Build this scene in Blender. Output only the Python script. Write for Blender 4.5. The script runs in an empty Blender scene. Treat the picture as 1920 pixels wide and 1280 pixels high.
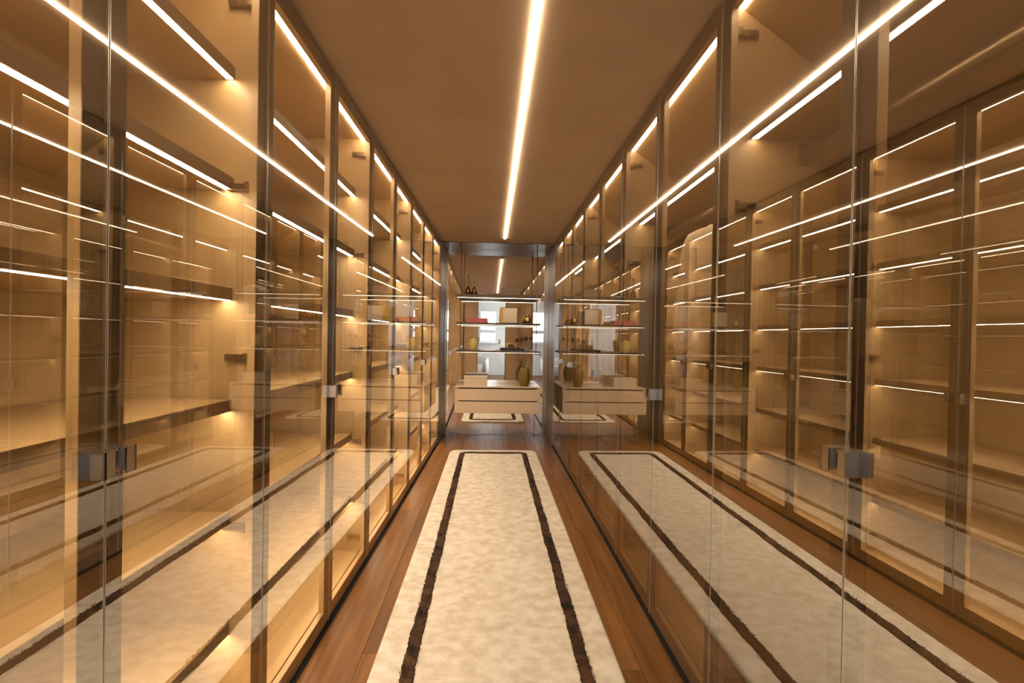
import bpy, bmesh, math, random
from mathutils import Vector, Matrix
random.seed(7)
R = math.radians
SC = bpy.context.scene
COL = SC.collection

# ------------------------------------------------------------------ camera
F_PX = 853.0
CAM_H = 1.3191
YAW, PITCH, ROLL = 0.0460, -0.0087, 0.0176
fwd = Vector((math.sin(YAW) * math.cos(PITCH), math.cos(YAW) * math.cos(PITCH), math.sin(PITCH)))
rt = Vector((math.cos(YAW), -math.sin(YAW), 0.0))
up = rt.cross(fwd)
r2 = rt * math.cos(ROLL) + up * math.sin(ROLL)
u2 = -rt * math.sin(ROLL) + up * math.cos(ROLL)
cam_d = bpy.data.cameras.new('camera')
cam = bpy.data.objects.new('camera', cam_d)
COL.objects.link(cam)
mw = Matrix.Identity(4)
for i in range(3):
    mw[i][0], mw[i][1], mw[i][2] = r2[i], u2[i], -fwd[i]
mw[2][3] = CAM_H
cam.matrix_world = mw
cam_d.sensor_fit = 'HORIZONTAL'
cam_d.sensor_width = 36.0
cam_d.lens = 36.0 * F_PX / 1920.0
cam_d.clip_start = 0.02
SC.camera = cam

# ------------------------------------------------------------------ world, exposure
world = bpy.data.worlds.new('world')
SC.world = world
world.use_nodes = True
bg = world.node_tree.nodes['Background']
bg.inputs[0].default_value = (0.92, 0.96, 1.0, 1)
bg.inputs[1].default_value = 13.0
SC.view_settings.view_transform = 'Standard'
SC.view_settings.look = 'None'
SC.view_settings.gamma = 1.0
SC.view_settings.use_curve_mapping = False
SC.view_settings.exposure = 0.0
SC.cycles.transparent_max_bounces = 32
SC.cycles.max_bounces = 12
SC.cycles.glossy_bounces = 8
SC.cycles.diffuse_bounces = 5

LED_COL = (1.0, 0.83, 0.60)
LED_CEIL = 37.0
LED_LEFT = 72.0
LED_RIGHT = 27.0
LED_SHELF = 9.0

# ------------------------------------------------------------------ materials
MATS = {}
def newmat(name):
    m = bpy.data.materials.new(name); m.use_nodes = True
    MATS[name] = m
    nt = m.node_tree
    return m, nt, nt.nodes['Principled BSDF']

def N(nt, t, **kw):
    n = nt.nodes.new(t)
    for k, v in kw.items():
        setattr(n, k, v)
    return n

def plain(name, col, rough=0.5, metal=0.0, **kw):
    m, nt, b = newmat(name)
    b.inputs['Base Color'].default_value = (*col, 1)
    b.inputs['Roughness'].default_value = rough
    b.inputs['Metallic'].default_value = metal
    for k, v in kw.items():
        b.inputs[k].default_value = v
    return m

def noisy(name, c1, c2, scale=(1, 1, 1), nscale=5.0, detail=4, rough=0.5, metal=0.0, bump=0.0, bump_scale=None,
          lo=0.35, hi=0.65, rand=False, dist=0.002):
    """two-tone noise material in object coordinates"""
    m, nt, b = newmat(name)
    tc = N(nt, 'ShaderNodeTexCoord')
    mp = N(nt, 'ShaderNodeMapping')
    mp.inputs['Scale'].default_value = scale
    nt.links.new(tc.outputs['Object'], mp.inputs['Vector'])
    vec = mp.outputs['Vector']
    if rand:
        oi = N(nt, 'ShaderNodeObjectInfo')
        ad = N(nt, 'ShaderNodeVectorMath', operation='ADD')
        ml = N(nt, 'ShaderNodeVectorMath', operation='SCALE')
        cb = N(nt, 'ShaderNodeCombineXYZ')
        for i in range(3):
            nt.links.new(oi.outputs['Random'], cb.inputs[i])
        ml.inputs['Scale'].default_value = 37.0
        nt.links.new(cb.outputs[0], ml.inputs[0])
        nt.links.new(vec, ad.inputs[0]); nt.links.new(ml.outputs[0], ad.inputs[1])
        vec = ad.outputs[0]
    no = N(nt, 'ShaderNodeTexNoise')
    no.inputs['Scale'].default_value = nscale
    no.inputs['Detail'].default_value = detail
    nt.links.new(vec, no.inputs['Vector'])
    rp = N(nt, 'ShaderNodeValToRGB')
    rp.color_ramp.elements[0].position = lo; rp.color_ramp.elements[0].color = (*c1, 1)
    rp.color_ramp.elements[1].position = hi; rp.color_ramp.elements[1].color = (*c2, 1)
    nt.links.new(no.outputs['Fac'], rp.inputs['Fac'])
    colout = rp.outputs['Color']
    if rand:
        hsv = N(nt, 'ShaderNodeHueSaturation')
        mr = N(nt, 'ShaderNodeMapRange')
        mr.inputs['To Min'].default_value = 0.80; mr.inputs['To Max'].default_value = 1.22
        nt.links.new(oi.outputs['Random'], mr.inputs['Value'])
        nt.links.new(mr.outputs[0], hsv.inputs['Value'])
        nt.links.new(colout, hsv.inputs['Color'])
        colout = hsv.outputs['Color']
    nt.links.new(colout, b.inputs['Base Color'])
    b.inputs['Roughness'].default_value = rough
    b.inputs['Metallic'].default_value = metal
    if bump > 0:
        bn = no
        if bump_scale:
            bn = N(nt, 'ShaderNodeTexNoise')
            bn.inputs['Scale'].default_value = bump_scale
            bn.inputs['Detail'].default_value = 3
            nt.links.new(vec, bn.inputs['Vector'])
        bp = N(nt, 'ShaderNodeBump')
        bp.inputs['Strength'].default_value = bump
        bp.inputs['Distance'].default_value = dist
        nt.links.new(bn.outputs['Fac'], bp.inputs['Height'])
        nt.links.new(bp.outputs['Normal'], b.inputs['Normal'])
    return m

def emit(name, col, strength):
    m, nt, b = newmat(name)
    b.inputs['Base Color'].default_value = (*col, 1)
    b.inputs['Emission Color'].default_value = (*col, 1)
    b.inputs['Emission Strength'].default_value = strength
    return m

def thin_glass(name, tint, r0, rough=0.0, gloss=(1, 1, 1), f90=1.0):
    """sheet glass: tinted transmission, Schlick reflection counted once per sheet"""
    m = bpy.data.materials.new(name); m.use_nodes = True; MATS[name] = m
    nt = m.node_tree
    for n in list(nt.nodes): nt.nodes.remove(n)
    out = N(nt, 'ShaderNodeOutputMaterial')
    geo = N(nt, 'ShaderNodeNewGeometry')
    dt = N(nt, 'ShaderNodeVectorMath', operation='DOT_PRODUCT')
    nt.links.new(geo.outputs['Normal'], dt.inputs[0]); nt.links.new(geo.outputs['Incoming'], dt.inputs[1])
    ab = N(nt, 'ShaderNodeMath', operation='ABSOLUTE'); nt.links.new(dt.outputs['Value'], ab.inputs[0])
    om = N(nt, 'ShaderNodeMath', operation='SUBTRACT'); om.inputs[0].default_value = 1.0
    nt.links.new(ab.outputs[0], om.inputs[1])
    pw = N(nt, 'ShaderNodeMath', operation='POWER'); pw.inputs[1].default_value = 5.0
    nt.links.new(om.outputs[0], pw.inputs[0])
    ma = N(nt, 'ShaderNodeMath', operation='MULTIPLY_ADD')
    ma.inputs[1].default_value = f90 - r0; ma.inputs[2].default_value = r0
    nt.links.new(pw.outputs[0], ma.inputs[0])
    nb = N(nt, 'ShaderNodeMath', operation='SUBTRACT'); nb.inputs[0].default_value = 1.0
    nt.links.new(geo.outputs['Backfacing'], nb.inputs[1])
    fc = N(nt, 'ShaderNodeMath', operation='MULTIPLY')
    nt.links.new(ma.outputs[0], fc.inputs[0]); nt.links.new(nb.outputs[0], fc.inputs[1])
    tr = N(nt, 'ShaderNodeBsdfTransparent'); tr.inputs[0].default_value = (*[math.sqrt(c) for c in tint], 1)
    gl = N(nt, 'ShaderNodeBsdfGlossy'); gl.inputs['Roughness'].default_value = rough
    gl.inputs['Color'].default_value = (*gloss, 1)
    mx = N(nt, 'ShaderNodeMixShader')
    nt.links.new(fc.outputs[0], mx.inputs[0]); nt.links.new(tr.outputs[0], mx.inputs[1]); nt.links.new(gl.outputs[0], mx.inputs[2])
    nt.links.new(mx.outputs[0], out.inputs['Surface'])
    return m

noisy('lacquer', (0.36, 0.24, 0.11), (0.40, 0.27, 0.125), nscale=2.0, rough=0.42)
noisy('bronze_frame', (0.055, 0.032, 0.013), (0.07, 0.042, 0.018), scale=(1, 1, 0.1), nscale=20, rough=0.40, metal=0.1)
noisy('ceiling_plaster', (0.46, 0.335, 0.225), (0.52, 0.385, 0.265), nscale=2.2, detail=6, rough=0.75, bump=0.15, bump_scale=14)
noisy('oak', (0.120, 0.047, 0.0105), (0.24, 0.105, 0.026), scale=(9.0, 0.55, 9.0), nscale=3.2, detail=8, rough=0.40,
      bump=0.12, rand=True, lo=0.28, hi=0.72, dist=0.001)
MATS['oak'].node_tree.nodes['Principled BSDF'].inputs['Specular IOR Level'].default_value = 0.22
plain('subfloor', (0.03, 0.018, 0.01), 0.8)
noisy('striated', (0.055, 0.038, 0.024), (0.27, 0.195, 0.13), scale=(13, 13, 0.07), nscale=1.6, detail=4, rough=0.36, metal=0.1, bump=0.04, dist=0.001)
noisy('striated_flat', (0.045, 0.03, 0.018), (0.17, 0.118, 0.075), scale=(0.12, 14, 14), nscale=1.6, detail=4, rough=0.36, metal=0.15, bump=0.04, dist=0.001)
noisy('wall_lacquer', (0.42, 0.29, 0.18), (0.46, 0.32, 0.20), nscale=1.5, rough=0.4)
noisy('wall_dark', (0.10, 0.07, 0.045), (0.12, 0.085, 0.055), nscale=1.5, rough=0.5)
noisy('white_paint', (0.72, 0.71, 0.69), (0.78, 0.77, 0.75), nscale=3, rough=0.55)
noisy('pale_curtain', (0.62, 0.56, 0.48), (0.70, 0.64, 0.56), scale=(12, 1, 0.3), nscale=2, rough=0.8)
plain('edge_shade', (0.13, 0.078, 0.033), 0.4)  # darkened lacquer tone, shade of the unlit shelf fronts put into colour
plain('dark_trim', (0.035, 0.024, 0.016), 0.45)
plain('black_gap', (0.006, 0.005, 0.004), 0.8)
plain('mirror', (0.90, 0.89, 0.87), 0.0, 1.0)
plain('chrome', (0.62, 0.58, 0.53), 0.18, 1.0)
plain('hinge_metal', (0.34, 0.25, 0.155), 0.28, 1.0)
plain('steel_dark', (0.28, 0.25, 0.22), 0.25, 1.0)
plain('rail_metal', (0.26, 0.185, 0.115), 0.33, 0.85)
plain('rod_metal', (0.26, 0.19, 0.13), 0.3, 0.8)
plain('glass_edge', (0.62, 0.58, 0.52), 0.2, 0.5)
noisy('shelf_bronze', (0.11, 0.078, 0.05), (0.15, 0.105, 0.07), nscale=6, rough=0.35, metal=0.3)
noisy('dresser_lacquer', (0.74, 0.60, 0.455), (0.79, 0.64, 0.49), nscale=2.5, rough=0.3)
plain('dresser_side', (0.28, 0.19, 0.115), 0.4)
plain('lip_metal', (0.26, 0.18, 0.11), 0.3, 0.7)
thin_glass('door_glass', (0.93, 0.87, 0.78), 0.44, f90=0.80)
thin_glass('window_glass', (0.97, 0.98, 0.98), 0.06)
plain('yellow_glass', (0.95, 0.82, 0.30), 0.08, 0.0, Alpha=0.5)
thin_glass('amber_glass', (0.72, 0.58, 0.36), 0.18)
plain('lemon_glass', (0.95, 0.86, 0.38), 0.12)
emit('led_ceiling', LED_COL, LED_CEIL)
emit('led_left', LED_COL, LED_LEFT)
emit('led_right', LED_COL, LED_RIGHT)
emit('led_shelf', LED_COL, LED_SHELF)
plain('led_channel', (0.10, 0.075, 0.05), 0.5)
noisy('rug_cream', (0.60, 0.535, 0.455), (0.78, 0.735, 0.675), scale=(0.9, 1.2, 1), nscale=17.0, detail=9, rough=0.9, bump=0.7, bump_scale=120, dist=0.006)
noisy('rug_brown', (0.010, 0.004, 0.002), (0.095, 0.043, 0.016), nscale=15.0, detail=6, rough=0.95, bump=0.5, bump_scale=260, dist=0.004)
plain('brass', (0.78, 0.53, 0.19), 0.14, 1.0)
plain('dark_brass', (0.24, 0.12, 0.045), 0.12, 1.0)
plain('pink_cloth', (0.72, 0.17, 0.20), 0.6)
plain('paper', (0.78, 0.70, 0.58), 0.8)
plain('ink', (0.20, 0.03, 0.04), 0.6)
plain('white_ink', (0.85, 0.83, 0.80), 0.6)
plain('taupe_board', (0.36, 0.27, 0.20), 0.6)
plain('cream_board', (0.74, 0.64, 0.50), 0.45)
plain('cream_panel', (0.90, 0.79, 0.63), 0.5)
plain('frame_wood', (0.13, 0.07, 0.035), 0.4)
plain('yellow_cover', (0.80, 0.54, 0.05), 0.5)
plain('tray_black', (0.016, 0.014, 0.014), 0.2)
m_, nt_, b_ = newmat('vase_glass')
b_.inputs['Base Color'].default_value = (0.31, 0.20, 0.045, 1)
b_.inputs['Roughness'].default_value = 0.32
b_.inputs['Transmission Weight'].default_value = 0.25
b_.inputs['Subsurface Weight'].default_value = 0.2
plain('stem', (0.20, 0.13, 0.055), 0.7)
plain('seed_head', (0.15, 0.065, 0.028), 0.8)
plain('dry_leaf', (0.36, 0.27, 0.12), 0.8)
noisy('jacket', (0.76, 0.61, 0.42), (0.84, 0.69, 0.49), scale=(1, 1, 0.3), nscale=9, rough=0.85, bump=0.2, bump_scale=60)
plain('jacket_lining', (0.30, 0.17, 0.09), 0.7)
plain('hanger_wood', (0.25, 0.14, 0.07), 0.4)
plain('boucle', (0.80, 0.77, 0.74), 0.95)

# ------------------------------------------------------------------ mesh helpers
class MB:
    def __init__(s): s.bm = bmesh.new()
    def box(s, a, b, bev=0.0):
        x0, x1 = sorted((a[0], b[0])); y0, y1 = sorted((a[1], b[1])); z0, z1 = sorted((a[2], b[2]))
        vs = [s.bm.verts.new(p) for p in ((x0, y0, z0), (x1, y0, z0), (x1, y1, z0), (x0, y1, z0),
                                          (x0, y0, z1), (x1, y0, z1), (x1, y1, z1), (x0, y1, z1))]
        fs = [s.bm.faces.new([vs[i] for i in q]) for q in
              ((3, 2, 1, 0), (4, 5, 6, 7), (0, 1, 5, 4), (1, 2, 6, 5), (2, 3, 7, 6), (3, 0, 4, 7))]
        if bev > 0:
            es = {e for f in fs for e in f.edges}
            bmesh.ops.bevel(s.bm, geom=list(es), offset=bev, segments=2, affect='EDGES', profile=0.5)
        return s
    def prism(s, pts, d0, d1, axis):
        """polygon pts in the two other axes, extruded along axis"""
        def mk(p, d):
            return {0: (d, p[0], p[1]), 1: (p[0], d, p[1]), 2: (p[0], p[1], d)}[axis]
        A = [s.bm.verts.new(mk(p, d0)) for p in pts]
        B = [s.bm.verts.new(mk(p, d1)) for p in pts]
        n = len(pts)
        s.bm.faces.new(A); s.bm.faces.new(B[::-1])
        for i in range(n):
            s.bm.faces.new((A[i], A[(i + 1) % n], B[(i + 1) % n], B[i]))
        return s
    def lathe(s, prof, c=(0, 0, 0), n=24, lobes=0, amp=0.0, cap=True, closed=False):
        rings = []
        for (r, z) in prof:
            ring = []
            for k in range(n):
                a = 2 * math.pi * k / n
                rr = r * (1 + (amp * math.cos(lobes * a) if lobes else 0))
                ring.append(s.bm.verts.new((c[0] + rr * math.cos(a), c[1] + rr * math.sin(a), c[2] + z)))
            rings.append(ring)
        m = len(rings)
        for i in range(m if closed else m - 1):
            A, B = rings[i], rings[(i + 1) % m]
            for k in range(n):
                s.bm.faces.new((A[k], A[(k + 1) % n], B[(k + 1) % n], B[k]))
        if cap and not closed:
            s.bm.faces.new(rings[0][::-1]); s.bm.faces.new(rings[-1])
        return s
    def tube(s, pts, r, n=8, r_end=None, flat=1.0):
        pts = [Vector(p) for p in pts]
        rings = []
        m = len(pts)
        for i, p in enumerate(pts):
            t = (pts[min(i + 1, m - 1)] - pts[max(i - 1, 0)]).normalized()
            ref = Vector((0, 0, 1)) if abs(t.z) < 0.9 else Vector((1, 0, 0))
            a = t.cross(ref).normalized(); b = a.cross(t)
            rr = r if r_end is None else r + (r_end - r) * i / (m - 1)
            rings.append([s.bm.verts.new(p + a * (rr * flat * math.cos(2 * math.pi * k / n)) + b * (rr * math.sin(2 * math.pi * k / n))) for k in range(n)])
        for A, B in zip(rings, rings[1:]):
            for k in range(n):
                s.bm.faces.new((A[k], A[(k + 1) % n], B[(k + 1) % n], B[k]))
        s.bm.faces.new(rings[0][::-1]); s.bm.faces.new(rings[-1])
        return s
    def mesh(s, name, mat, smooth=False):
        bmesh.ops.recalc_face_normals(s.bm, faces=s.bm.faces)
        me = bpy.data.meshes.new(name)
        s.bm.to_mesh(me); s.bm.free()
        me.materials.append(MATS[mat])
        if smooth:
            for p in me.polygons: p.use_smooth = True
        return me

def link(name, me, parent=None, loc=None, rot=None):
    o = bpy.data.objects.new(name, me)
    COL.objects.link(o)
    if parent: o.parent = parent
    if loc: o.location = loc
    if rot: o.rotation_euler = rot
    return o
def obj(name, mb, mat, parent=None, loc=None, rot=None, smooth=False):
    return link(name, mb.mesh(name, mat, smooth), parent, loc, rot)
def tag(o, label, cat, group=None):
    o['label'] = label; o['category'] = cat
    if group: o['group'] = group
    return o
def struct(o, label=None, cat=None):
    o['kind'] = 'structure'
    if label: o['label'] = label
    if cat: o['category'] = cat
    return o
def empty(name, loc=(0, 0, 0), rz=0.0):
    o = bpy.data.objects.new(name, None)
    COL.objects.link(o)
    o.empty_display_size = 0.1
    o.location = loc; o.rotation_euler = (0, 0, rz)
    return o

# ------------------------------------------------------------------ dimensions (metres)
H = 2.5                       # ceiling
XR = 0.7752                   # glass line of the hanging cabinets
XL0, TH = -0.7668, 0.0231     # glass line of the shelved cabinets: x = XL0 + TH*y
Y_END = -0.30                 # wall behind the camera
Y_MIR = 6.15                  # mirror
DEP = 0.60                    # cabinet depth
def xl(y): return XL0 + TH * y

# ------------------------------------------------------------------ structure
floor = struct(obj('floor', MB().box((-2.2, -3.75, -0.10), (2.2, 6.35, -0.016)), 'subfloor'), 'oak plank floor of the dressing corridor', 'floor')
PW = 0.189
joints = {1: [0.55, 3.47, 5.6], 2: [-0.9, 1.9, 4.08], 7: [-0.2, 1.78, 4.4], 8: [0.9, 3.1, 5.2]}
for i in range(11):
    x0 = -0.888 + PW * (i - 0.0)
    js = joints.get(i)
    if js is None:
        js = []; y = -1.6 + random.random() * 1.5
        while y < 6.0:
            js.append(y); y += 1.5 + random.random() * 0.8
    ys = [-3.7] + js + [6.17]
    for a, b in zip(ys, ys[1:]):
        c = ((x0 + PW / 2), (a + b) / 2)
        hw, hl = PW / 2 - 0.0009, (b - a) / 2 - 0.0009
        link('floor_plank', MB().box((-hw, -hl, -0.015), (hw, hl, 0.0)).mesh('floor_plank', 'oak'), floor, (c[0], c[1], 0))

ceiling = struct(obj('ceiling', MB().box((-1.6, Y_END - 0.12, H), (1.6, 5.70, H + 0.12)), 'ceiling_plaster'), 'brown plaster ceiling with a recessed light line', 'ceiling')
struct(obj('ceiling_niche', MB().box((-1.6, 5.70, H - 0.006), (1.6, 6.3, H + 0.12)), 'striated_flat'), 'dark streaked panel on the ceiling of the mirror niche', 'ceiling')
struct(obj('wall_left', MB().prism([(xl(-0.42) - DEP - 0.02, -0.42), (xl(6.3) - DEP - 0.02, 6.3), (-1.7, 6.3), (-1.7, -0.42)], -0.02, H, 2), 'wall_dark'), 'dark wall behind the shelved cabinets', 'wall')
struct(obj('wall_right', MB().box((XR + DEP + 0.02, -0.42, -0.02), (1.7, 6.3, H)), 'wall_dark'), 'dark wall behind the hanging cabinets', 'wall')
struct(obj('wall_back', MB().box((-1.6, 6.17, -0.02), (1.6, 6.3, H)), 'wall_dark'), 'dark wall behind the big mirror', 'wall')
YL_END, YR_END = 5.671, 5.560
struct(obj('trim_1', MB().prism([(xl(YL_END + 0.003), YL_END + 0.003), (xl(6.145), 6.145), (xl(6.145) - 0.55, 6.145), (xl(YL_END) - 0.55, YL_END + 0.003)], 0.0, H - 0.007, 2), 'striated'), 'grey-brown streaked side panel of the mirror niche beside the shelved cabinets', 'panel')
struct(obj('trim_2', MB().box((XR, YR_END + 0.003, 0.0), (XR + 0.55, 6.145, H - 0.007)), 'striated'), 'grey-brown streaked side panel of the mirror niche beside the hanging cabinets', 'panel')

# mirror wall
mir = tag(obj('wall_mirror', MB().box((xl(6.15) + 0.002, Y_MIR, 0.004), (XR - 0.002, Y_MIR + 0.012, H - 0.008)), 'mirror'),
          'tall frameless mirror filling the back of the niche behind the dresser', 'mirror')

# wall behind the camera with a doorway
DX0, DX1, DZ = -0.38, 0.40, 2.35
m = MB()
m.box((-1.6, Y_END - 0.12, 0.0), (DX0, Y_END, H)).box((DX1, Y_END - 0.12, 0.0), (1.6, Y_END, H)).box((DX0, Y_END - 0.12, DZ), (DX1, Y_END, H))
struct(obj('wall_front', m, 'wall_lacquer'), 'brown lacquered wall with the doorway to the bright room', 'wall')
m = MB()
for a, b in (((DX0, DX0 + 0.012), (0, DZ)), ((DX1 - 0.012, DX1), (0, DZ)), ((DX0, DX1), (DZ - 0.012, DZ))):
    m.box((a[0], Y_END - 0.125, b[0]), (a[1], Y_END + 0.006, b[1]))
struct(obj('trim_3', m, 'dark_trim'), 'slim dark lining of the doorway', 'trim')

# the bright room that the mirror shows
BY = -3.6
WX0, WX1, WZ0, WZ1 = -0.42, 0.20, 1.13, 2.26
struct(obj('ceiling_room', MB().box((-2.2, BY - 0.1, 2.62), (2.2, Y_END - 0.12, 2.72)), 'white_paint'), 'white ceiling of the bright room', 'ceiling')
m = MB().box((-2.2, BY - 0.1, -0.02), (WX0, BY, 2.62)).box((WX1, BY - 0.1, -0.02), (2.2, BY, 2.62))
m.box((WX0, BY - 0.1, -0.02), (WX1, BY, WZ0)).box((WX0, BY - 0.1, WZ1), (WX1, BY, 2.62))
struct(obj('wall_room_window', m, 'white_paint'), 'white wall with the window in the bright room', 'wall')
struct(obj('wall_room_left', MB().box((-2.2, BY, -0.02), (-2.1, Y_END - 0.12, 2.62)), 'white_paint'), 'plain white side wall of the bright room behind the armchair', 'wall')
m = MB().box((2.1, BY, -0.02), (2.2, -2.9, 2.62)).box((2.1, -1.1, -0.02), (2.2, Y_END - 0.12, 2.62)).box((2.1, -2.9, -0.02), (2.2, -1.1, 0.9)).box((2.1, -2.9, 2.3), (2.2, -1.1, 2.62))
struct(obj('wall_room_right', m, 'white_paint'), 'white side wall with the broad window in the bright room', 'wall')
m = MB()
m.box((-2.1, Y_END - 0.14, 0.0), (DX0, Y_END - 0.121, 2.62)).box((DX1, Y_END - 0.14, 0.0), (2.1, Y_END - 0.121, 2.62)).box((DX0, Y_END - 0.14, DZ), (DX1, Y_END - 0.121, 2.62))
struct(obj('wall_room_door', m, 'white_paint'), 'white wall around the doorway in the bright room', 'wall')
win = MB()
fr = 0.055
e_ = 0.001
for a, b in (((WX0 + e_, WX0 + fr), (WZ0 + e_, WZ1 - e_)), ((WX1 - fr, WX1 - e_), (WZ0 + e_, WZ1 - e_)), ((WX0 + fr, WX1 - fr), (WZ1 - fr, WZ1 - e_)), ((WX0 + fr, WX1 - fr), (WZ0 + e_, WZ0 + fr)), ((WX0 + fr, WX1 - fr), (1.46, 1.58))):
    win.box((a[0], BY - 0.07, b[0]), (a[1], BY + 0.02, b[1]))
wobj = struct(obj('window_1', win, 'white_paint'), 'white framed window with daylight in the bright room', 'window')
obj('window_pane', MB().box((WX0 + fr, BY - 0.03, WZ0 + fr), (WX1 - fr, BY - 0.024, 1.46)), 'window_glass', wobj)
obj('window_pane', MB().box((WX0 + fr, BY - 0.03, 1.58), (WX1 - fr, BY - 0.024, WZ1 - fr)), 'window_glass', wobj)
obj('window_sill', MB().box((WX0 - 0.04, BY + 0.001, WZ0 - 0.035), (WX1 + 0.04, BY + 0.10, WZ0 - 0.002), 0.005), 'white_paint', wobj)

win = MB()
for a, b in (((-2.9, -2.84), (0.9, 2.3)), ((-1.16, -1.1), (0.9, 2.3)), ((-2.84, -1.16), (2.24, 2.3)), ((-2.84, -1.16), (0.9, 0.96)), ((-2.03, -1.97), (0.96, 2.24))):
    win.box((2.12, a[0], b[0]), (2.18, a[1], b[1]))
wobj = struct(obj('window_2', win, 'white_paint'), 'broad white framed two-pane window in the bright room', 'window')
obj('window_pane', MB().box((2.147, -2.84, 0.96), (2.153, -2.03, 2.24)), 'window_glass', wobj)
obj('window_pane', MB().box((2.147, -1.97, 0.96), (2.153, -1.16, 2.24)), 'window_glass', wobj)

# ------------------------------------------------------------------ ceiling light line
lr = tag(empty('linear_ceiling_light', (0.145, 2.70, H)), 'long warm linear light running down the middle of the brown ceiling', 'ceiling light')
obj('diffuser', MB().box((-0.0095, -2.75, -0.008), (0.0095, 2.745, -0.0005)), 'led_ceiling', lr)
obj('end_cap', MB().box((-0.011, 2.7455, -0.010), (0.011, 2.749, -0.0005)), 'dark_trim', lr)

# ------------------------------------------------------------------ wardrobe cabinets
ST, RAIL_T, ZB, ZT = 0.046, 0.058, 0.014, 2.490      # stile width, rail height, door bottom and top
HINGE_Z = (0.15, 0.70, 1.24, 1.78, 2.36)
cache = {}
def P(side, u, v, z): return (-v if side == 'L' else v, u, z)

def hinge_mesh(side, s):
    """s=+1: the panel lies towards +u"""
    k = ('hinge', side, s)
    if k not in cache:
        m = MB()
        m.box(P(side, 0, 0.034, -0.011), P(side, -s * 0.016, 0.112, 0.011), 0.002)
        m.box(P(side, -s * 0.002, 0.034, -0.016), P(side, -s * 0.026, 0.050, 0.016), 0.002)
        m.box(P(side, -s * 0.016, 0.080, -0.006), P(side, -s * 0.019, 0.106, 0.006))
        cache[k] = m.mesh('hinge', 'hinge_metal')
    return cache[k]

def handle_mesh(side, s):
    """pull at the meeting edge; s=+1: the edge lies towards +u"""
    k = ('handle', side, s)
    if k not in cache:
        m = MB()
        m.box(P(side, -s * 0.001, -0.004, -0.026), P(side, -s * 0.036, 0.0, 0.026))
        m.box(P(side, -s * 0.031, -0.030, -0.026), P(side, -s * 0.036, -0.004, 0.026))
        m.box(P(side, -s * 0.012, -0.030, -0.026), P(side, -s * 0.036, -0.026, 0.026))
        m.box(P(side, -s * 0.001, -0.026, 0.0225), P(side, -s * 0.036, -0.0041, 0.026))
        cache[k] = m.mesh('handle', 'chrome')
    return cache[k]

def door_meshes(side, w):
    k = ('door', side, round(w, 4))
    if k not in cache:
        g = 0.0030
        a, b = g, w - g
        def fr_(v0, v1):
            m = MB()
            m.box(P(side, a, v0, ZB), P(side, a + ST, v1, ZT))
            m.box(P(side, b - ST, v0, ZB), P(side, b, v1, ZT))
            m.box(P(side, a + ST, v0, ZB), P(side, b - ST, v1, ZB + RAIL_T))
            m.box(P(side, a + ST, v0, ZT - RAIL_T), P(side, b - ST, v1, ZT))
            return m
        fm = fr_(0.0065, 0.0085).mesh('door', 'bronze_frame')
        im = fr_(0.0087, 0.031).mesh('inner_frame', 'lacquer')
        gm = MB().box(P(side, a, 0.0, ZB), P(side, b, 0.006, ZT)).mesh('glass_pane', 'door_glass')
        e = MB()
        e.box(P(side, a - 0.0018, 0.0002, ZB), P(side, a - 0.0001, 0.0058, ZT)).box(P(side, b + 0.0001, 0.0002, ZB), P(side, b + 0.0018, 0.0058, ZT))
        em = e.mesh('polished_edge', 'glass_edge')
        cache[k] = (fm, gm, em, im)
    return cache[k]

def slat(side, w, v0, v1, z0, z1, mat, name, inset=0.0205):
    k = (name, side, round(w, 4), v0, v1, z0, z1, mat)
    if k not in cache:
        cache[k] = MB().box(P(side, inset, v0, z0), P(side, w - inset, v1, z1)).mesh(name, mat)
    return cache[k]

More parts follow.
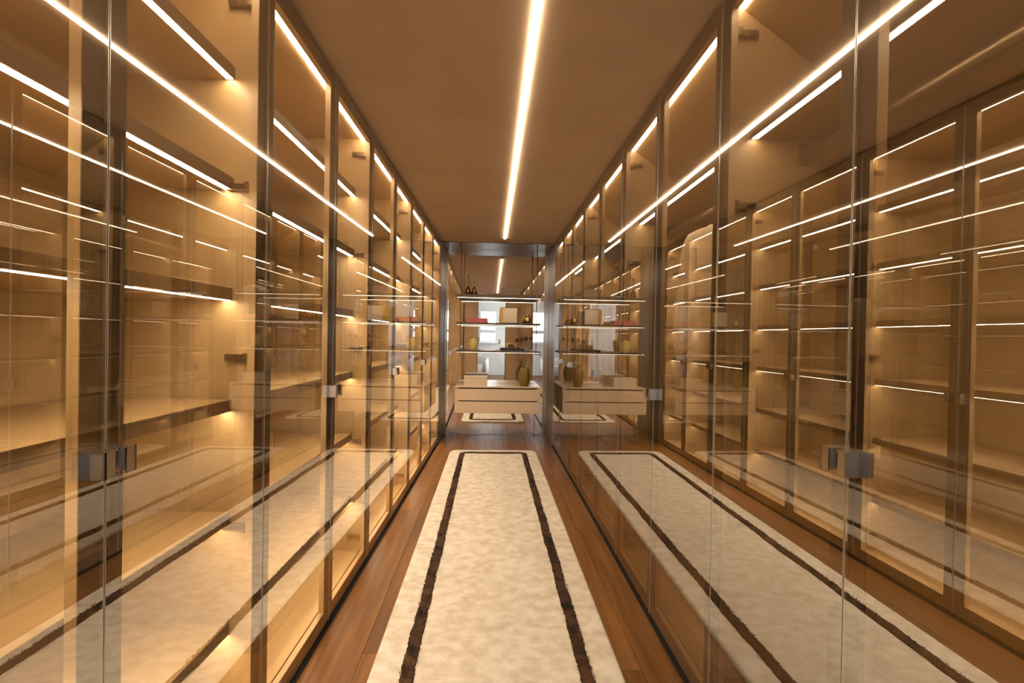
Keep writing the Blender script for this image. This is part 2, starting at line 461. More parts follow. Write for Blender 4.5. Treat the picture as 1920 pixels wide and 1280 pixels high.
def cabinet(side, y0, w, ndoors, label, shelves, led, rail=False, slope=False, hinge_far=True):
    if side == 'L':
        root = empty('shelved_cabinet', (xl(y0), y0, 0), -math.atan(TH)); name = 'shelved_cabinet'
    else:
        root = empty('hanging_cabinet', (XR, y0, 0), 0.0)
    tag(root, label, 'cabinet', 'shelved glass cabinets along the wall' if side == 'L' else 'hanging glass cabinets along the wall')
    V0 = 0.034
    # carcass
    for u in (0.0008, w - 0.0188):
        k = ('side', side)
        if k not in cache:
            cache[k] = MB().box(P(side, 0, V0, ZB), P(side, 0.018, DEP, ZT)).mesh('side_panel', 'lacquer')
        link('side_panel', cache[k], root, (0, u, 0))
    link('back_panel', slat(side, w, DEP - 0.015, DEP, ZB, ZT, 'lacquer', 'back_panel'), root)
    link('base_panel', slat(side, w, V0 + 0.008, DEP - 0.016, 0.030, 0.064, 'lacquer', 'base_panel'), root)
    link('plinth', slat(side, w, 0.045, DEP - 0.02, 0.0, 0.0135, 'black_gap', 'plinth', 0.001), root)
    link('floor_track', slat(side, w, -0.012, 0.044, 0.0, 0.0025, 'black_gap', 'floor_track', 0.0004), root)
    top = link('top_panel', slat(side, w, V0, DEP - 0.016, 2.452, 2.489, 'lacquer', 'top_panel'), root)
    link('light_strip', slat(side, w, 0.046, 0.066, 2.446, 2.4515, led, 'light_strip', 0.023), top)
    if slope:
        k = ('slope', side, round(w, 4))
        if k not in cache:
            m = MB()
            pts = [(0.070, 2.446), (0.070, 2.451), (DEP - 0.017, 2.451), (DEP - 0.017, 2.075)]
            A = [m.bm.verts.new(P(side, 0.0205, v, z)) for v, z in pts]
            B = [m.bm.verts.new(P(side, w - 0.0205, v, z)) for v, z in pts]
            m.bm.faces.new(A); m.bm.faces.new(B[::-1])
            for i in range(4): m.bm.faces.new((A[i], A[(i + 1) % 4], B[(i + 1) % 4], B[i]))
            cache[k] = m.mesh('sloping_panel', 'lacquer')
        link('sloping_panel', cache[k], root)
    for zb in shelves:
        sh = link('shelf', slat(side, w, 0.098, DEP - 0.016, zb, zb + 0.038, 'lacquer', 'shelf', 0.0215), root)
        link('shade_band', slat(side, w, 0.0955, 0.0978, zb, zb + 0.038, 'edge_shade', 'shade_band', 0.0215), sh)  # added dark strip: paints the shade on the shelf's unlit front face
        link('light_strip', slat(side, w, 0.100, 0.120, zb - 0.0010, zb - 0.0003, led, 'light_strip', 0.024), sh)
    if rail:
        rl = link('hanging_rail', MB().tube([P(side, 0.024, 0.283, 1.954), P(side, w - 0.024, 0.283, 1.954)], 0.021, 14, flat=0.6).mesh('hanging_rail', 'rail_metal', True), root)
        for u in (0.0195, w - 0.0255):
            obj('rail_bracket', MB().box(P(side, u, 0.262, 1.925), P(side, u + 0.006, 0.304, 1.9995), 0.003), 'rail_metal', rl)
    # doors
    dw = w / ndoors
    for d in range(ndoors):
        fm, gm, em, im = door_meshes(side, dw)
        door = link('door', fm, root, (0, d * dw, 0))
        link('glass_pane', gm, door); link('polished_edge', em, door); link('inner_frame', im, door)
        far = (d == ndoors - 1) if ndoors == 2 else hinge_far
        s = 1 if far else -1
        hu = dw - 0.0192 if far else 0.0192
        for z in HINGE_Z:
            link('hinge', hinge_mesh(side, s), door, (0, hu, z))
        link('handle', handle_mesh(side, -s), door, (0, 0.0015 if far else dw - 0.0015, 1.064))
    return root

SH_L = (0.347, 0.707, 1.067, 1.422, 1.773, 2.124)
PL = 0.594
yL = [1.513 + PL * 2 * k for k in range(4)]
cabinet('L', yL[3], PL, 1, 'narrow single-door glass cabinet with lit shelves next to the mirror niche', SH_L, 'led_left')
cabinet('L', yL[2], 2 * PL, 2, 'two-door glass cabinet with lit shelves, second in its row from the mirror niche', SH_L, 'led_left')
cabinet('L', yL[1], 2 * PL, 2, 'two-door glass cabinet with lit shelves, third in its row from the mirror niche', SH_L, 'led_left')
cabinet('L', yL[0], 2 * PL, 2, 'two-door glass cabinet with lit shelves, fourth in its row from the mirror niche', SH_L, 'led_left')
cabinet('L', yL[0] - 2 * PL, 2 * PL, 2, 'two-door glass cabinet with lit shelves, second in its row from the doorway wall', SH_L, 'led_left')
cabinet('L', yL[0] - 3 * PL, PL, 1, 'narrow single-door glass cabinet with lit shelves next to the doorway wall', SH_L, 'led_left', hinge_far=False)
SH_R = (2.010,)
cabinet('R', 5.008, 0.552, 1, 'narrow single-door glass hanging cabinet next to the mirror niche', SH_R, 'led_right', True, True)
cabinet('R', 3.892, 1.116, 2, 'two-door glass hanging cabinet, second in its row from the mirror niche', SH_R, 'led_right', True, True)
cabinet('R', 2.716, 1.176, 2, 'empty two-door glass hanging cabinet between the two cabinets holding jackets', SH_R, 'led_right', True, True)
cabinet('R', 1.540, 1.176, 2, 'two-door glass hanging cabinet holding the wider cream jacket', SH_R, 'led_right', True, True)
cabinet('R', 0.364, 1.176, 2, 'empty two-door glass hanging cabinet, second in its row from the doorway wall', SH_R, 'led_right', True, True)
cabinet('R', -0.224, 0.588, 1, 'narrow single-door glass hanging cabinet next to the doorway wall', SH_R, 'led_right', True, True, hinge_far=False)

# ------------------------------------------------------------------ rug
RX0, RX1, RY0, RY1, RC = -0.449, 0.540, 0.02, 5.262, 0.115
rcx, rcy = (RX0 + RX1) / 2, (RY0 + RY1) / 2
rhw, rhl = (RX1 - RX0) / 2, (RY1 - RY0) / 2
def half_width(t):
    d = rhl - abs(t)
    if d >= RC: return rhw
    k = RC - max(d, 0.0)
    return rhw - RC + math.sqrt(max(RC * RC - k * k, 0.0))
def pile(x, y):
    return 0.0012 * (math.sin(9.1 * x + 3.3 * math.sin(2.1 * y)) + math.sin(7.3 * y + 2.2 * math.sin(5 * x)))
rug = tag(empty('runner_rug', (rcx, rcy, 0)), 'long cream runner rug with dark brown border stripe and rounded corners', 'rug')
bm = bmesh.new()
ts = []
for k in range(13): ts.append(-rhl + RC * (1 - math.cos(k / 12 * math.pi / 2)))
n = 300
for k in range(1, n): ts.append(-rhl + RC + (2 * rhl - 2 * RC) * k / n)
for k in range(13): ts.append(rhl - RC * (1 - math.cos((12 - k) / 12 * math.pi / 2)))
us = [-1, -0.992, -0.975] + [-0.96 + 1.92 * k / 60 for k in range(61)] + [0.975, 0.992, 1]
rows = []
for t in ts:
    hw = half_width(t)
    row = []
    for u in us:
        x = u * hw
        ed = min((1 - abs(u)) * hw, rhl - abs(t))
        z = 0.002 + 0.014 * min(1.0, math.sqrt(max(ed, 0) / 0.012)) + (pile(x, t) if ed > 0.02 else 0) + 0.0006 * random.random()
        row.append(bm.verts.new((x, t, z)))
    rows.append(row)
for A, B in zip(rows, rows[1:]):
    for k in range(len(us) - 1):
        bm.faces.new((A[k], A[k + 1], B[k + 1], B[k]))
loop = [r_[0] for r_ in rows] + rows[-1][1:] + [r_[-1] for r_ in rows[-2::-1]] + rows[0][-2:0:-1]
low = [bm.verts.new((v.co.x, v.co.y, 0.0005)) for v in loop]
for k in range(len(loop)):
    j = (k + 1) % len(loop)
    try: bm.faces.new((loop[k], loop[j], low[j], low[k]))
    except ValueError: pass
mm = MB(); mm.bm.free(); mm.bm = bm
obj('pile_field', mm, 'rug_cream', rug, smooth=True)
# border stripe: rounded rectangle path
def stripe_path(ins, rad, step=0.010):
    w, l = rhw - ins, rhl - ins
    pts = []
    def seg(a, b):
        nn = max(1, int((Vector(b) - Vector(a)).length / step))
        for k in range(nn): pts.append(Vector(a).lerp(Vector(b), k / nn))
    def arc(cx, cy, a0):
        for k in range(10):
            a = a0 + k / 10 * math.pi / 2
            pts.append(Vector((cx + rad * math.cos(a), cy + rad * math.sin(a))))
    seg((w, -l + rad), (w, l - rad)); arc(w - rad, l - rad, 0)
    seg((w - rad, l), (-w + rad, l)); arc(-w + rad, l - rad, math.pi / 2)
    seg((-w, l - rad), (-w, -l + rad)); arc(-w + rad, -l + rad, math.pi)
    seg((-w + rad, -l), (w - rad, -l)); arc(w - rad, -l + rad, 1.5 * math.pi)
    return pts
pts = stripe_path(0.148, 0.055)
m = MB(); bm = m.bm
prof = [(-1.0, 0.0135), (-0.86, 0.0215), (-0.4, 0.0235), (0.1, 0.023), (0.5, 0.0235), (0.86, 0.0215), (1.0, 0.0135)]
rings = []
npt = len(pts)
jit = [random.uniform(-1, 1) for _ in range(npt)]; jit2 = [random.uniform(-1, 1) for _ in range(npt)]
for i, p in enumerate(pts):
    t = (pts[(i + 1) % npt] - pts[i - 1]).normalized()
    nn = Vector((t.y, -t.x))
    slow = 0.004 * math.sin(i * 0.11) + 0.003 * math.sin(i * 0.37 + 1)
    hw = 0.0285 + 0.0018 * jit[i]
    ring = []
    for q, z in prof:
        c = p + nn * (q * hw + slow * 0.5 + 0.0012 * jit2[i])
        ring.append(bm.verts.new((c.x, c.y, z + 0.0016 * random.uniform(-1, 1) + 0.0015 * math.sin(i * 0.19))))
    rings.append(ring)
for i in range(npt):
    A, B = rings[i], rings[(i + 1) % npt]
    for k in range(len(prof) - 1): bm.faces.new((A[k], A[k + 1], B[k + 1], B[k]))
st = obj('border_stripe', m, 'rug_brown', rug, smooth=False)
st['label'] = 'shaggy dark brown border stripe'
# shaggy tufts on the stripe
m = MB(); bm = m.bm
for i in range(9000):
    k = random.randrange(npt)
    p = pts[k].lerp(pts[(k + 1) % npt], random.random())
    t = (pts[(k + 1) % npt] - pts[k - 1]).normalized(); nn = Vector((t.y, -t.x))
    c = p + nn * random.uniform(-0.0295, 0.0295)
    a = random.uniform(0, 2 * math.pi); s_ = random.uniform(0.0016, 0.0028); hgt = random.uniform(0.004, 0.008)
    b3 = [bm.verts.new((c.x + s_ * math.cos(a + j * 2.094), c.y + s_ * math.sin(a + j * 2.094), 0.0205)) for j in range(3)]
    tip = bm.verts.new((c.x + random.uniform(-0.003, 0.003), c.y + random.uniform(-0.003, 0.003), 0.0215 + hgt))
    for j in range(3): bm.faces.new((b3[j], b3[(j + 1) % 3], tip))
tf = obj('tufts', m, 'rug_brown', rug)
tf['kind'] = 'stuff'

# ------------------------------------------------------------------ dresser in the niche
dr = tag(empty('drawer_dresser', (0.095, 5.93, 0)), 'beige two-drawer dresser floating in front of the tall mirror', 'dresser')
DX = 0.538; DF, DB = -0.215, 0.205; Z0, Z1 = 0.362, 0.700
m = MB()
m.box((-DX, DF + 0.02, Z0), (-DX + 0.012, DB, Z1 - 0.0185)).box((DX - 0.012, DF + 0.02, Z0), (DX, DB, Z1 - 0.0185))
m.box((-DX + 0.012, DF + 0.02, Z0), (DX - 0.012, DB, Z0 + 0.012)).box((-DX + 0.012, DB - 0.012, Z0 + 0.012), (DX - 0.012, DB, Z1 - 0.0185))
m.box((-DX + 0.012, DF + 0.02, Z0 + 0.155), (DX - 0.012, DB - 0.012, Z0 + 0.165))
obj('carcass', m, 'dresser_side', dr)
obj('worktop', MB().box((-DX - 0.001, DF, Z1 - 0.018), (DX + 0.001, DB, Z1), 0.003), 'dresser_lacquer', dr)
m = MB().box((-DX, DF, Z0), (-DX + 0.010, DF + 0.0195, Z1 - 0.0185)).box((DX - 0.010, DF, Z0), (DX, DF + 0.0195, Z1 - 0.0185)).box((-DX + 0.010, DF, Z0), (DX - 0.010, DF + 0.0195, Z0 + 0.008))
obj('front_frame', m, 'dresser_lacquer', dr)
for za, zb in ((Z0 + 0.010, Z0 + 0.150), (Z0 + 0.160, Z1 - 0.030)):
    q = DX - 0.0115
    m = MB().prism([(-q, za), (q, za), (q, zb + 0.009), (q - 0.022, zb + 0.009), (q - 0.034, zb - 0.004), (-q + 0.034, zb - 0.004), (-q + 0.022, zb + 0.009), (-q, zb + 0.009)], DF - 0.001, DF + 0.0185, 1)
    d_ = obj('drawer', m, 'dresser_lacquer', dr)
    obj('finger_pull', MB().box((-q + 0.036, DF + 0.002, zb - 0.0035), (q - 0.036, DF + 0.016, zb + 0.0035), 0.001), 'dark_trim', d_)
for x in (-DX + 0.012, DX - 0.030):
    lg = obj('leg', MB().box((x - 0.004, DB - 0.008, 0.012), (x + 0.004, DB, Z0 - 0.0005)), 'chrome', dr)
    obj('foot', MB().box((x - 0.009, DB - 0.012, 0.0), (x + 0.009, DB + 0.004, 0.0118)), 'tray_black', lg)

# ------------------------------------------------------------------ suspended shelf unit
SHX0, SHX1, SF, SB = -0.440, 0.628, 5.800, 6.105
su = tag(empty('suspended_shelf_unit', (0.093, 5.95, 1.12)), 'three dark lit shelves hung on thin metal rods in front of the tall mirror', 'shelf unit')
def inv(p): return (p[0] - 0.093, p[1] - 5.95, p[2] - 1.12)
SZ = ((1.820, 1.862), (1.474, 1.504), (1.124, 1.148))
for (a, b) in SZ:
    s_ = obj('shelf', MB().box(inv((SHX0, SF, a)), inv((SHX1, SB, b)), 0.002), 'shelf_bronze', su)
    obj('light_strip', MB().box(inv((SHX0 + 0.006, SF + 0.010, a - 0.0014)), inv((SHX1 - 0.006, SF + 0.026, a - 0.0003))), 'led_shelf', s_)
for x in (-0.392, 0.574):
    rd = obj('rod', MB().lathe([(0.005, 0.0), (0.005, 1.390)], inv((x, SF - 0.0055, 1.10)), 10), 'rod_metal', su, smooth=True)
    for (a, b) in SZ:
        obj('clamp', MB().lathe([(0.0075, 0), (0.0095, 0.003), (0.0095, 0.012), (0.0075, 0.015)], inv((x, SF - 0.0055, (a + b) / 2 - 0.008)), 12), 'chrome', rd)
    obj('ceiling_cup', MB().lathe([(0.008, 0), (0.012, 0.004), (0.012, 0.011)], inv((x, SF - 0.0055, 2.482)), 14), 'rod_metal', rd)

# ---- objects on the shelves
S1, S2, S3, DT = 1.8625, 1.5045, 1.1485, 0.7005
def bottle(loc, h, rb, label):
    t = tag(empty('brass_bottle', loc), label, 'bottle', 'brass bottles on the top shelf')
    obj('body', MB().lathe([(rb * 0.90, 0), (rb, 0.006), (rb, 0.060), (rb * 0.80, 0.078), (rb * 0.30, 0.104), (0.006, 0.116)], n=20), 'dark_brass', t, smooth=True)
    obj('neck', MB().lathe([(0.0052, 0.112), (0.0045, h * 0.6), (0.0055, h)], n=12), 'brass', t, smooth=True)
    return t
bottle((-0.311, 5.93, S1), 0.262, 0.034, 'squat dark brass bottle with the longer thin neck on the top shelf')
bottle((-0.232, 5.95, S1), 0.190, 0.031, 'squat dark brass bottle with the shorter thin neck on the top shelf')
def book(name, loc, size, cover, label, rz=0.0, letters=None, ink='ink', standing=False, cat='book', group=None):
    """size = (width along x, depth along y, thickness z); spine faces -y"""
    w, d, t = size
    b = tag(empty(name, loc, rz), label, cat, group)
    m = MB().box((-w / 2, -d / 2, 0), (w / 2, d / 2, 0.003)).box((-w / 2, -d / 2, t - 0.003), (w / 2, d / 2, t)).box((-w / 2, -d / 2, 0.003), (w / 2, -d / 2 + 0.004, t - 0.003))
    obj('cover', m, cover, b)
    obj('pages', MB().box((-w / 2 + 0.004, -d / 2 + 0.0045, 0.0032), (w / 2 - 0.004, d / 2 - 0.004, t - 0.0032)), 'paper', b)
    if letters:
        m = MB()
        for (x0, x1, z0, z1) in letters:
            x = x0
            while x < x1:
                wd = random.uniform(0.003, 0.007)
                m.box((x, -d / 2 - 0.0006, z0), (min(x + wd, x1), -d / 2, z1)); x += wd + 0.0025
        obj('spine_lettering', m, ink, b)
    if standing: b.rotation_euler = standing
    return b
book('pink_book', (-0.182, 5.95, S2), (0.275, 0.20, 0.030), 'pink_cloth', 'large rose-pink book lying at the bottom of the pair on the middle shelf', letters=[(-0.07, -0.02, 0.012, 0.018)], group='pink books on the middle shelf')
book('pink_book', (-0.184, 5.95, S2 + 0.0303), (0.272, 0.195, 0.027), 'pink_cloth', 'large rose-pink book lying on top of the pair on the middle shelf', letters=[(-0.10, 0.0, 0.011, 0.016), (0.05, 0.09, 0.011, 0.016)], group='pink books on the middle shelf')
book('taupe_book', (-0.035, 5.97, S1), (0.305, 0.20, 0.024), 'taupe_board', 'flat taupe book with white spine lettering on the top shelf', letters=[(-0.125, -0.05, 0.008, 0.015)], ink='white_ink')
def lidded_box(name, loc, w, d, h, split, mat, label, group=None, side=None):
    t = tag(empty(name, loc), label, 'box', group)
    obj('box_base', MB().box((-w / 2 + 0.002, -d / 2 + 0.002, 0), (w / 2 - 0.002, d / 2 - 0.002, split), 0.001), mat, t)
    obj('lid', MB().box((-w / 2, -d / 2, split + 0.0008), (w / 2, d / 2, h), 0.002), mat, t)
    return t
lidded_box('taupe_box', (0.250, 5.98, S1), 0.245, 0.20, 0.090, 0.050, 'taupe_board', 'taupe lidded box on the top shelf beside the flat book')
# framed square
t = tag(empty('square_frame', (0.236, 5.90, S2)), 'square cream panel in a thin dark wooden frame standing on the middle shelf', 'picture frame')
m = MB()
for a, b in (((-0.102, -0.096), (0, 0.204)), ((0.096, 0.102), (0, 0.204)), ((-0.096, 0.096), (0, 0.006)), ((-0.096, 0.096), (0.198, 0.204))):
    m.box((a[0], -0.012, b[0]), (a[1], 0.012, b[1]))
obj('frame', m, 'frame_wood', t)
obj('panel', MB().box((-0.0955, -0.008, 0.0065), (0.0955, 0.008, 0.1975)), 'cream_panel', t)
# yellow books on edge, cover turned to the shelved cabinets
for k, (x, h_, yy) in enumerate(((0.118, 0.200, 5.975),)):
    t = tag(empty('yellow_book', (x + 0.006, yy, S2)), 'yellow hardback standing upright behind the edge of the framed square', 'book')
    m = MB().box((-0.013, -0.10, 0), (-0.010, 0.10, h_)).box((0.010, -0.10, 0), (0.013, 0.10, h_)).box((-0.010, -0.10, 0), (0.010, -0.096, h_))
    obj('cover', m, 'yellow_cover', t)
    obj('pages', MB().box((-0.0098, -0.0955, 0.003), (0.0098, 0.096, h_ - 0.003)), 'paper', t)
# gold gourd vase
t = tag(empty('gourd_vase', (0.473, 5.92, S2)), 'shiny gold gourd-shaped vase with a thin neck on the middle shelf', 'vase')
obj('body', MB().lathe([(0.020, 0), (0.038, 0.008), (0.047, 0.030), (0.044, 0.052), (0.028, 0.078), (0.013, 0.100)], n=28), 'brass', t, smooth=True)
obj('neck', MB().lathe([(0.0125, 0.099), (0.009, 0.115), (0.0095, 0.128), (0.006, 0.128), (0.006, 0.110)], n=18, cap=False), 'brass', t, smooth=True)
# yellow faceted tumbler
t = tag(empty('glass_tumbler', (-0.228, 5.92, S3)), 'yellow cut-glass tumbler on the lowest hanging shelf', 'glass')
m = MB().lathe([(0.030, 0), (0.036, 0.008), (0.049, 0.055), (0.056, 0.105), (0.054, 0.155), (0.051, 0.155), (0.052, 0.105), (0.045, 0.057), (0.030, 0.014)], n=20, lobes=10, amp=0.035)
obj('bowl', m, 'yellow_glass', t)
m = MB()
for k in range(10):
    a = 2 * math.pi * k / 10
    m.tube([(0.036 * math.cos(a), 0.036 * math.sin(a), 0.008), (0.0505 * math.cos(a + 0.3), 0.0505 * math.sin(a + 0.3), 0.055), (0.0565 * math.cos(a), 0.0565 * math.sin(a), 0.105)], 0.0022, 5)
obj('cut_pattern', m, 'lemon_glass', t)
obj('rim', MB().lathe([(0.0545, 0.150), (0.0555, 0.155), (0.0545, 0.159), (0.0505, 0.159), (0.0505, 0.152)], n=24, closed=True), 'brass', t, smooth=True)
# black tray and small amber box
m = MB().box((-0.146, -0.085, 0), (0.146, 0.085, 0.006)).box((-0.150, -0.089, 0.004), (-0.143, 0.089, 0.026)).box((0.143, -0.089, 0.004), (0.150, 0.089, 0.026))
m.box((-0.143, -0.089, 0.004), (0.143, -0.083, 0.026)).box((-0.143, 0.083, 0.004), (0.143, 0.089, 0.026))
tag(obj('black_tray', m, 'tray_black', None, (0.275, 5.935, S3)), 'shallow black lacquer tray on the lowest hanging shelf', 'tray')
t = tag(empty('amber_casket', (0.270, 5.935, S3 + 0.0062)), 'small brass-edged amber glass casket standing in the black tray', 'casket')
m = MB()
for sx in (-1, 1):
    for sy in (-1, 1):
        m.box((sx * 0.052 - 0.003, sy * 0.035 - 0.003, 0), (sx * 0.052 + 0.003, sy * 0.035 + 0.003, 0.085))
for z in (0, 0.080):
    for s_ in (-1, 1):
        m.box((-0.049, s_ * 0.035 - 0.003, z), (0.049, s_ * 0.035 + 0.003, z + 0.005)).box((s_ * 0.052 - 0.003, -0.032, z), (s_ * 0.052 + 0.003, 0.032, z + 0.005))
obj('edge_frame', m, 'brass', t)
for s_ in (-1, 1):
    obj('pane', MB().box((-0.0485, s_ * 0.035 - 0.001, 0.0055), (0.0485, s_ * 0.035 + 0.001, 0.0795)), 'amber_glass', t)
    obj('pane', MB().box((s_ * 0.052 - 0.001, -0.0315, 0.0055), (s_ * 0.052 + 0.001, 0.0315, 0.0795)), 'amber_glass', t)
obj('base_plate', MB().box((-0.0485, -0.0315, 0.0005), (0.0485, 0.0315, 0.0045)), 'dark_brass', t)
# boxes on the dresser
lidded_box('cream_box', (-0.190, 5.905, DT), 0.298, 0.20, 0.054, 0.036, 'cream_board', 'cream lidded box at the bottom of the pair on the dresser', 'cream boxes on the dresser')
lidded_box('cream_box', (-0.191, 5.905, DT + 0.0545), 0.298, 0.20, 0.060, 0.040, 'cream_board', 'cream lidded box on top of the pair on the dresser', 'cream boxes on the dresser')
# amber vase with dried alliums
t = tag(empty('amber_vase', (0.430, 5.790, DT)), 'olive-amber lobed glass vase standing on the dresser', 'vase')
m = MB().lathe([(0.042, 0), (0.050, 0.004), (0.066, 0.050), (0.0715, 0.105), (0.0715, 0.150), (0.064, 0.195), (0.049, 0.228), (0.036, 0.240), (0.030, 0.239), (0.034, 0.228), (0.056, 0.190), (0.064, 0.150), (0.064, 0.115), (0.058, 0.060), (0.034, 0.012)], n=36, lobes=6, amp=0.045)
obj('body', m, 'vase_glass', t, smooth=True)
def stem_flower(path, label, hr=0.0255):
    base = Vector((0.430, 5.790, DT + 0.014))
    t = tag(empty('dried_allium', base), label, 'dried flower', 'dried alliums in the amber vase')
    pp = [Vector(p) for p in path]
    sm = []
    for a, b in zip(pp, pp[1:]):
        for k in range(4): sm.append(a.lerp(b, k / 4))
    sm.append(pp[-1])
    for _ in range(2):
        sm = [sm[0]] + [(sm[i - 1] + sm[i] * 2 + sm[i + 1]) / 4 for i in range(1, len(sm) - 1)] + [sm[-1]]
    obj('stem', MB().tube(sm, 0.0030, 6, 0.0022), 'stem', t, smooth=True)
    m = MB()
    c = pp[-1]
    rng = random.Random(len(label))
    for k in range(60):
        z = 1 - 2 * (k + 0.5) / 60; ph = k * 2.39996
        d = Vector((math.sqrt(1 - z * z) * math.cos(ph), math.sqrt(1 - z * z) * math.sin(ph), z))
        e = c + d * hr * rng.uniform(0.85, 1.1)
        m.tube([c, e], 0.0010, 4)
        m.lathe([(0.0006, -0.003), (0.0032, 0), (0.0006, 0.003)], e, 5)
    obj('seed_head', m, 'seed_head', t)
    return t
stem_flower([(0.006, 0, 0), (0.004, 0.0, 0.225), (-0.052, -0.010, 0.30), (-0.072, -0.016, 0.34), (-0.056, -0.020, 0.43), (-0.060, -0.022, 0.565)], 'dried allium on a kinked stem leaning towards the black tray')
straight = stem_flower([(0.0, 0.005, 0), (-0.004, 0.005, 0.225), (-0.014, -0.010, 0.34), (0.0, -0.018, 0.45), (0.012, -0.022, 0.585)], 'dried allium on the straightest stem, with curly dry leaves, in the amber vase')
stem_flower([(0.010, -0.006, 0), (0.010, -0.006, 0.225), (0.036, -0.012, 0.34), (0.034, -0.020, 0.50), (0.060, -0.022, 0.550), (0.078, -0.022, 0.595)], 'dried allium on the stem bending towards the hanging cabinets')
lv = []
for k in range(9):
    a = k * 2.4; L = 0.060 + 0.03 * random.random()
    m = MB(); bm = m.bm
    prev = None
    for j in range(6):
        s_ = j / 5
        c = Vector((math.cos(a) * L * s_ * 0.9 + 0.006 * math.cos(a), math.sin(a) * L * s_ * 0.5, 0.218 + 0.075 * s_ - 0.06 * s_ * s_ * (k % 3) * 0.5))
        w = 0.010 * math.sin(math.pi * min(0.97, s_ + 0.08))
        n_ = Vector((-math.sin(a), math.cos(a), 0.2))
        pr = (bm.verts.new(c - n_ * w), bm.verts.new(c + n_ * w), bm.verts.new(c + Vector((0, 0, 0.0012))))
        if prev:
            bm.faces.new((prev[0], prev[1], pr[1], pr[0])); bm.faces.new((prev[0], prev[2], pr[2], pr[0])); bm.faces.new((prev[2], prev[1], pr[1], pr[2]))
        prev = pr
    obj('leaf', m, 'dry_leaf', straight, (0, -0.004, 0.006))
obj('twig', MB().tube([(0.004, 0, 0.0), (0.006, 0, 0.23), (0.010, 0.0, 0.335)], 0.002, 5), 'stem', straight)

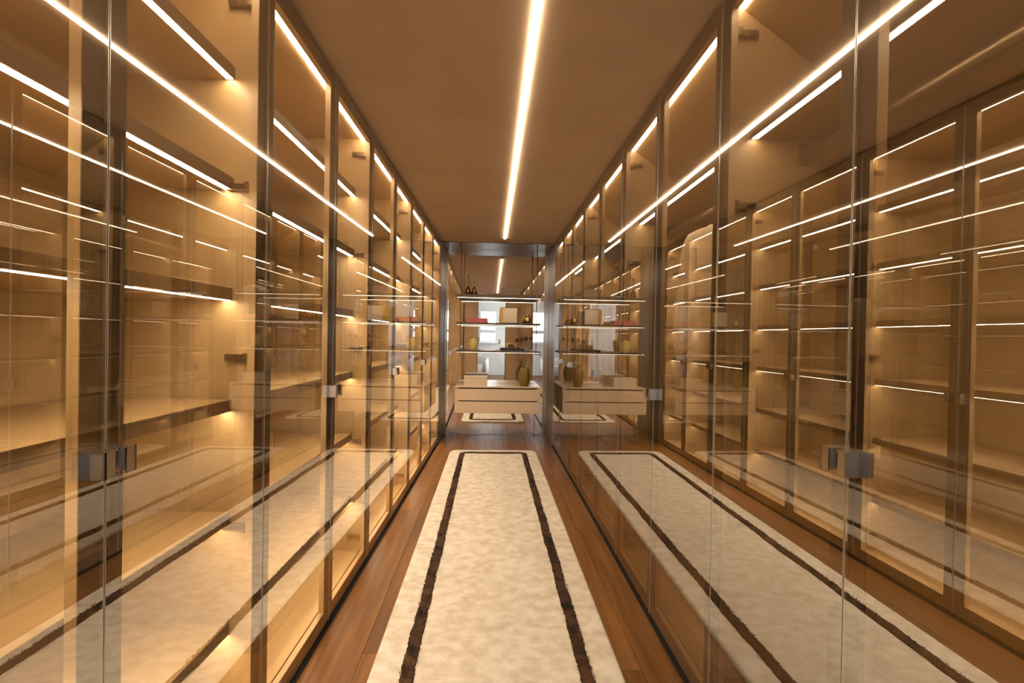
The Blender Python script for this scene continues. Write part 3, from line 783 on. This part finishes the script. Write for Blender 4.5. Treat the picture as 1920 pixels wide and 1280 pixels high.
# ------------------------------------------------------------------ jackets in the hanging cabinets
def jacket(y, xc, ztop, ln, hw, label):
    hg = tag(empty('clothes_hanger', (xc, y, ztop)), 'wooden hanger holding the ' + label.split(' hanging')[0], 'hanger')
    m = MB()
    m.tube([(-hw * 0.82, 0, -0.062), (-hw * 0.5, 0, -0.030), (0, 0, 0.004), (hw * 0.5, 0, -0.030), (hw * 0.82, 0, -0.062)], 0.009, 8)
    obj('shoulder_bar', m, 'hanger_wood', hg, smooth=True)
    rz = 1.954 - ztop
    hk = [(0, 0, 0.008), (0, 0, rz - 0.045)]
    for k in range(8):
        a = -0.5 * math.pi + math.pi * 1.25 * k / 7
        hk.append((0.0225 * math.cos(a) * 1.0, 0, rz + 0.0 + 0.0265 * math.sin(a)))
    hk = [(0, 0, 0.008), (0, 0, rz - 0.050), (0.016, 0, rz - 0.030), (0.0225, 0, rz), (0.018, 0, rz + 0.018), (0, 0, rz + 0.0265), (-0.018, 0, rz + 0.018), (-0.022, 0, rz - 0.002)]
    obj('hook', MB().tube(hk, 0.0022, 7), 'chrome', hg, smooth=True)
    jk = tag(empty('cream_jacket', (xc, y, ztop)), label, 'jacket')
    m = MB(); bm = m.bm
    secs = [(0.30, 0.030, 0.0), (0.36, 0.040, -0.012), (0.62, 0.048, -0.024), (0.86, 0.052, -0.045), (0.95, 0.055, -0.070), (0.95, 0.062, -0.12), (0.93, 0.068, -0.22),
            (0.95, 0.070, -0.34), (1.00, 0.075, -0.46), (1.06, 0.080, -0.58), (1.10, 0.085, -ln)]
    rings = []
    nn = 48
    for (w, d, z) in secs:
        ring = []
        for k in range(nn):
            a = 2 * math.pi * k / nn
            ca, sa = math.cos(a), math.sin(a)
            x = hw * w * math.copysign(abs(ca) ** 0.75, ca); yy = d * math.copysign(abs(sa) ** 0.75, sa)
            fold = 0.006 * min(1.0, -z / 0.3) * math.sin(7 * a + 3 * z) if z < -0.1 else 0
            ring.append(bm.verts.new((x, yy + fold * (1 if sa > 0 else -1), z)))
        rings.append(ring)
    for A, B in zip(rings, rings[1:]):
        for k in range(nn): bm.faces.new((A[k], B[k], B[(k + 1) % nn], A[(k + 1) % nn]))
    o = obj('body', m, 'jacket', jk, smooth=True)
    sd = o.modifiers.new('cloth', 'SOLIDIFY'); sd.thickness = 0.004; sd.offset = 1
    for s_ in (-1, 1):
        m = MB(); bm = m.bm
        path = [(s_ * hw * 0.80, 0.0, -0.055, 0.026), (s_ * hw * 0.86, -0.002, -0.085, 0.042), (s_ * hw * 0.90, -0.006, -0.16, 0.050), (s_ * hw * 0.95, -0.010, -0.28, 0.054), (s_ * hw * 1.02, -0.014, -0.42, 0.056), (s_ * hw * 1.10, -0.016, -ln + 0.01, 0.058)]
        rings = []
        for (x, yy, z, r_) in path:
            rings.append([bm.verts.new((x + 0.62 * r_ * math.cos(2 * math.pi * k / 18), yy + 1.25 * r_ * math.sin(2 * math.pi * k / 18), z + 0.2 * s_ * r_ * math.cos(2 * math.pi * k / 18))) for k in range(18)])
        for A, B in zip(rings, rings[1:]):
            for k in range(18): bm.faces.new((A[k], A[(k + 1) % 18], B[(k + 1) % 18], B[k]))
        bm.faces.new(rings[0]); bm.faces.new(rings[-1][::-1])
        o = obj('sleeve', m, 'jacket', jk, smooth=True)
        o.modifiers.new('smooth', 'SUBSURF').levels = 1
    # lapels and neckline
    for s_ in (-1, 1):
        m = MB()
        m.prism([(s_ * 0.050, 0.0), (s_ * 0.085, -0.065), (s_ * 0.075, -0.13), (s_ * 0.008, -0.26), (s_ * 0.004, -0.24), (s_ * 0.040, -0.04)], -0.0790, -0.0745, 1)
        obj('lapel', m, 'jacket', jk)
    obj('lining', MB().box((-hw * 1.05, -0.05, -ln + 0.004), (hw * 1.05, 0.05, -ln + 0.008)), 'jacket_lining', jk)
    return jk
jacket(2.085, XR + 0.283, 1.858, 0.63, 0.165, 'wider cream jacket hanging in the glass cabinet nearer the doorway')
jacket(4.60, XR + 0.283, 1.800, 0.63, 0.150, 'narrower cream jacket hanging in the glass cabinet nearer the mirror')

# ------------------------------------------------------------------ bright room furniture and curtain
t = tag(empty('armchair', (-0.52, -2.35, 0), R(200)), 'white boucle tub armchair in the bright room behind the doorway', 'armchair')
m = MB().lathe([(0.30, 0.16), (0.36, 0.20), (0.36, 0.40), (0.32, 0.44)], n=32)
obj('seat', m, 'boucle', t, smooth=True)
m = MB(); bm = m.bm
rings = []
for k in range(33):
    a = R(-20 + 220 * k / 32)
    top = 0.54 + 0.14 * math.sin(max(0, min(math.pi, (a - R(-20)) / R(220) * math.pi)))
    pr = []
    for (r_, z) in ((0.362, 0.14), (0.45, 0.16), (0.47, 0.40), (0.45, top), (0.41, top + 0.03), (0.37, top), (0.362, 0.42)):
        pr.append(bm.verts.new((r_ * math.cos(a), r_ * math.sin(a), z)))
    rings.append(pr)
for A, B in zip(rings, rings[1:]):
    for k in range(7): bm.faces.new((A[k], A[(k + 1) % 7], B[(k + 1) % 7], B[k]))
bm.faces.new(rings[0]); bm.faces.new(rings[-1][::-1])
obj('backrest', m, 'boucle', t, smooth=True)
for a in (45, 135, 225, 315):
    obj('leg', MB().lathe([(0.012, 0), (0.02, 0.165)], (0.24 * math.cos(R(a)), 0.24 * math.sin(R(a)), 0), 10), 'frame_wood', t)
t = tag(empty('light_switch', (0.30, BY, 1.16)), 'pair of small grey switch plates on the white wall beside the window', 'light switch')
for z in (-0.045, 0.045):
    p_ = obj('plate', MB().box((-0.04, 0.001, z - 0.038), (0.04, 0.010, z + 0.038), 0.003), 'steel_dark', t)
    obj('rocker', MB().box((-0.018, 0.0105, z - 0.022), (0.018, 0.015, z + 0.022), 0.002), 'chrome', p_)
